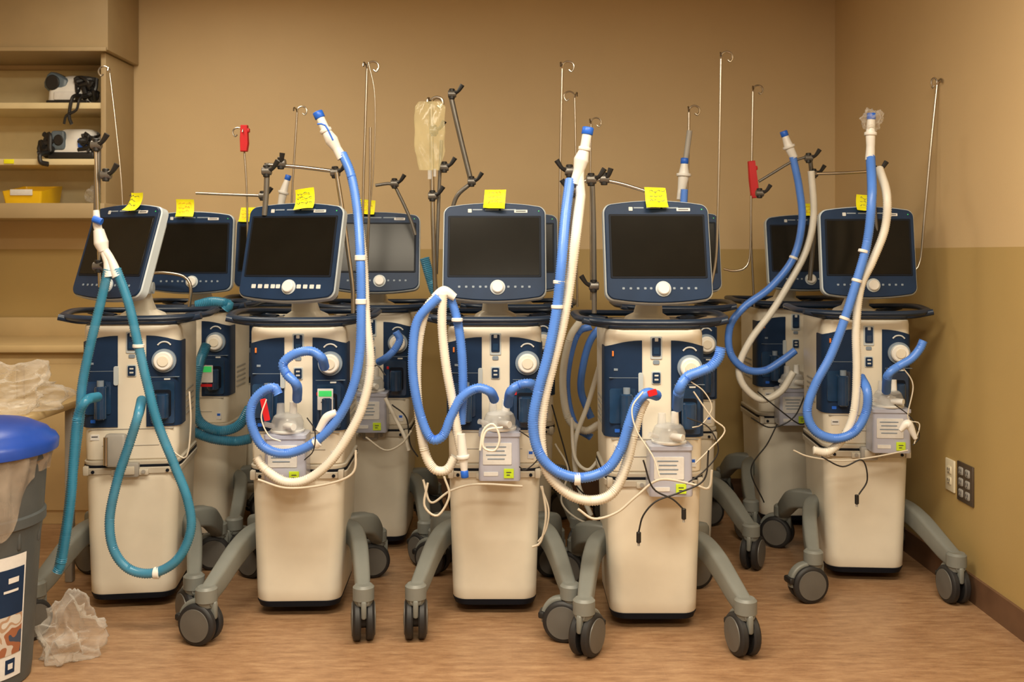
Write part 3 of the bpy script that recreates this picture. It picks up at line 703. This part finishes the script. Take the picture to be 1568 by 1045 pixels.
# --- E
dE=3.70
steel('E',3.95,[(1250,266),(1290,265),(1340,262)],.006,clamps=((1338,262,1),),name='hose_support_arm')
steel('E',3.95,[(1336,240),(1338,300),(1345,380)],.007,m=GUN,name='hose_support_arm')
steel('E',4.0,[(1435,130),(1425,230),(1415,340),(1409,400),(1398,416),(1385,416)],.0052,hook=-.5)
hose('E',HBLUE,dE,[(1333,240,.1),(1335,300),(1328,370),(1312,430),(1293,490),(1272,545),(1248,590),(1236,630),(1248,660),(1278,672),(1308,662),(1326,632),(1328,600),(1318,578,.06)],.0165)
hose('E',HWHITE,dE+.02,[(1346,258,.1),(1358,300),(1355,350),(1336,400),(1318,440),(1311,500),(1312,570),(1308,630),(1292,670),(1268,692),(1245,690)],.0155)
hose('E',HBLUE,dE,[(1357,600,.1),(1360,575),(1375,562),(1395,550),(1408,535),(1414,522)],.0155)
wye('E',dE+.1,[(1334,182),(1333,205),(1333,225),(1332,245)],[.014,.018,.016,.018])
crumple('clear_wrap',V['E'][1]@at(1336,182,3.8),.046,(.9,.7,1.0),4.2,parent=V['E'][0],amp=.5,flat=9)
wye('E',dE,[(1378,660),(1390,650),(1402,672)],[.008,.018,.008],cap=False)

# hose clips
def band(key,u,v,d,h=.018,r=.0195,t=(0,0,1)):
    t=Vector(t).normalized(); c=at(u,v,d); b=MB(); b.cyl(c-t*h/2,c+t*h/2,r,CONN,bev=.002); b.obj('hose_band',V[key][0],V[key][1])
band('B',552,395,dB); band('B',553,462,dB); band('D',856,432,dD,.012); band('D',853,470,dD,.012); band('D',884,734,dD,.02,.02,(1,0,0)); band('E',1322,385,dE,.012,t=(.3,0,1)); band('E',1312,430,dE,.012,t=(.3,0,1)); band('E',1293,488,dE,.012,t=(.4,0,1)); band('C',700,490,dC,.012); band('A',212,530,dA,.012); band('A',240,878,dA,.02,t=(1,0,0)); band('I',1215,395,dI,.012,t=(.4,0,1)); band('B',485,678,dB,.02,t=(.8,0,.5))

# cables around the machines
def cable(key,m,d,pts,r=.0028,plug=None):
    hose(key,m,d,pts,r,0,'cable')
    if plug:
        c=at(*plug,d); b=MB(); b.cyl(c+Vector((0,0,.014)),c-Vector((0,0,.02)),.0075,BLACK,bev=.0015); b.cyl(c-Vector((0,0,.02)),c-Vector((0,0,.03)),.004,GREY); b.obj('cable_plug',V[key][0],V[key][1])
cable('D',BLACK,3.17,[(1085,690),(1078,735),(1040,755),(1005,768),(985,790),(978,815)],plug=(978,822))
cable('D',BLACK,3.17,[(985,705),(1000,748),(1030,765),(1046,780)],plug=(1047,786))
cable('D',CABLEW,3.19,[(885,780),(910,795),(945,785),(975,760),(1010,735),(1060,742),(1085,748),(1090,720)],.004)
cable('D',CABLEW,3.19,[(1062,600),(1090,640),(1110,660),(1085,690),(1065,710)],.0025)
cable('D',BLACK,3.19,[(1052,640),(1085,655),(1100,690),(1080,720),(1050,742)],.0022)
cable('D',HWHITE,3.16,[(985,600),(968,625),(975,660),(1000,700),(1010,730)],.0025)
cable('D',CABLEW,3.2,[(1058,585),(1078,600),(1090,625),(1075,650),(1060,655)],.002)
cable('E',BLACK,3.66,[(1258,700),(1290,715),(1320,705),(1328,735),(1315,758)],plug=(1312,764))
cable('E',CABLEW,3.7,[(1380,560),(1398,590),(1390,640),(1408,650),(1400,680)],.0025)
cable('E',CABLEW,3.7,[(1215,690),(1240,700),(1290,706),(1340,700),(1390,690)],.003)
cable('E',BLACK,3.7,[(1370,620),(1395,640),(1408,668),(1398,682)],.002)
cable('B',CABLEW,3.33,[(395,735),(440,748),(500,742),(540,725),(545,690)],.004)
cable('B',BLACK,3.36,[(545,640),(560,600),(575,560),(590,575)],.0025)
cable('B',BLACK,3.3,[(470,640),(482,660),(480,690),(466,705)],.002)
cable('B',HWHITE,3.3,[(408,612),(400,640),(412,668),(430,676)],.0022)
cable('C',CABLEW,3.34,[(655,740),(650,775),(670,790),(688,760),(680,730)],.004)
cable('C',CABLEW,3.34,[(830,745),(836,790),(828,830),(815,838)],.004)
cable('C',CABLEW,3.34,[(828,745),(840,780),(836,812),(824,830)],.003)
cable('C',CABLEW,3.38,[(648,735),(660,770),(690,752),(730,742),(800,745)],.004)
cable('C',BLACK,3.36,[(795,660),(815,675),(825,700),(805,720),(795,715)],.002)
cable('J',HWHITE,3.95,[(875,640),(880,700),(900,720),(920,700)],.007)
cable('J',CABLEW,3.9,[(850,680),(870,720),(860,770),(895,800),(925,790)],.004)
cable('J',BLACK,3.9,[(845,620),(862,680),(880,740),(910,770)],.003)
cable('G',CABLEW,4.1,[(560,670),(590,690),(615,680),(630,660)],.004)
cable('G',BLACK,4.1,[(600,620),(622,640),(628,680),(640,700)],.003)
cable('I',BLACK,4.4,[(1150,640),(1180,655),(1215,640),(1235,600)],.003)
cable('I',BLACK,4.4,[(1160,600),(1190,625),(1225,650),(1240,640)],.003)
cable('I',BLACK,4.4,[(1170,770),(1150,720),(1175,680),(1190,650)],.003)
cable('A',CABLEW,3.4,[(262,690),(285,700),(292,650),(290,600)],.003)
# A side gas bracket
b=MB(); c=at(178,690,3.58); b.rbox((c.x,c.y,c.z),(.075,.035,.12),GREY,.01); b.cyl((c.x-.03,c.y-.02,c.z-.05),(c.x-.03,c.y-.02,c.z+.05),.008,CHROME); b.obj('gas_bracket',V['A'][0],V['A'][1])

# ---------------- lights, world, camera ----------------
def area(name,loc,sx,sy,e,col=(1,.875,.675),rot=(0,0,0)):
    l=bpy.data.lights.new(name,'AREA'); l.shape='RECTANGLE'; l.size=sx; l.size_y=sy; l.energy=e; l.color=col
    o=bpy.data.objects.new(name,l); bpy.context.scene.collection.objects.link(o); o.location=loc; o.rotation_euler=rot
area('ceiling_light',(-.7,2.0,CEIL-.03),1.2,.6,72); area('ceiling_light',(.8,2.0,CEIL-.03),1.2,.6,52)
area('ceiling_light',(0.1,-.4,CEIL-.03),1.2,.6,100); area('ceiling_light',(-1.6,3.9,CEIL-.03),.6,.6,20)  # small rear-left lamp is an added local light to brighten the left shelves
w=bpy.data.worlds.new('world'); bpy.context.scene.world=w; w.use_nodes=True
w.node_tree.nodes['Background'].inputs[0].default_value=(1,.88,.70,1); w.node_tree.nodes['Background'].inputs[1].default_value=.2
bpy.context.scene.view_settings.view_transform='Standard'
cam=bpy.data.cameras.new('camera'); co=bpy.data.objects.new('camera',cam); bpy.context.scene.collection.objects.link(co)
co.location=(0,0,EYE); co.rotation_euler=(math.radians(90),0,0)
cam.sensor_width=36; cam.lens=36*F/1568; cam.shift_y=-134.5/1568; cam.clip_start=.05
cam.dof.use_dof=True; cam.dof.focus_distance=3.5; cam.dof.aperture_fstop=4.0
bpy.context.scene.camera=co
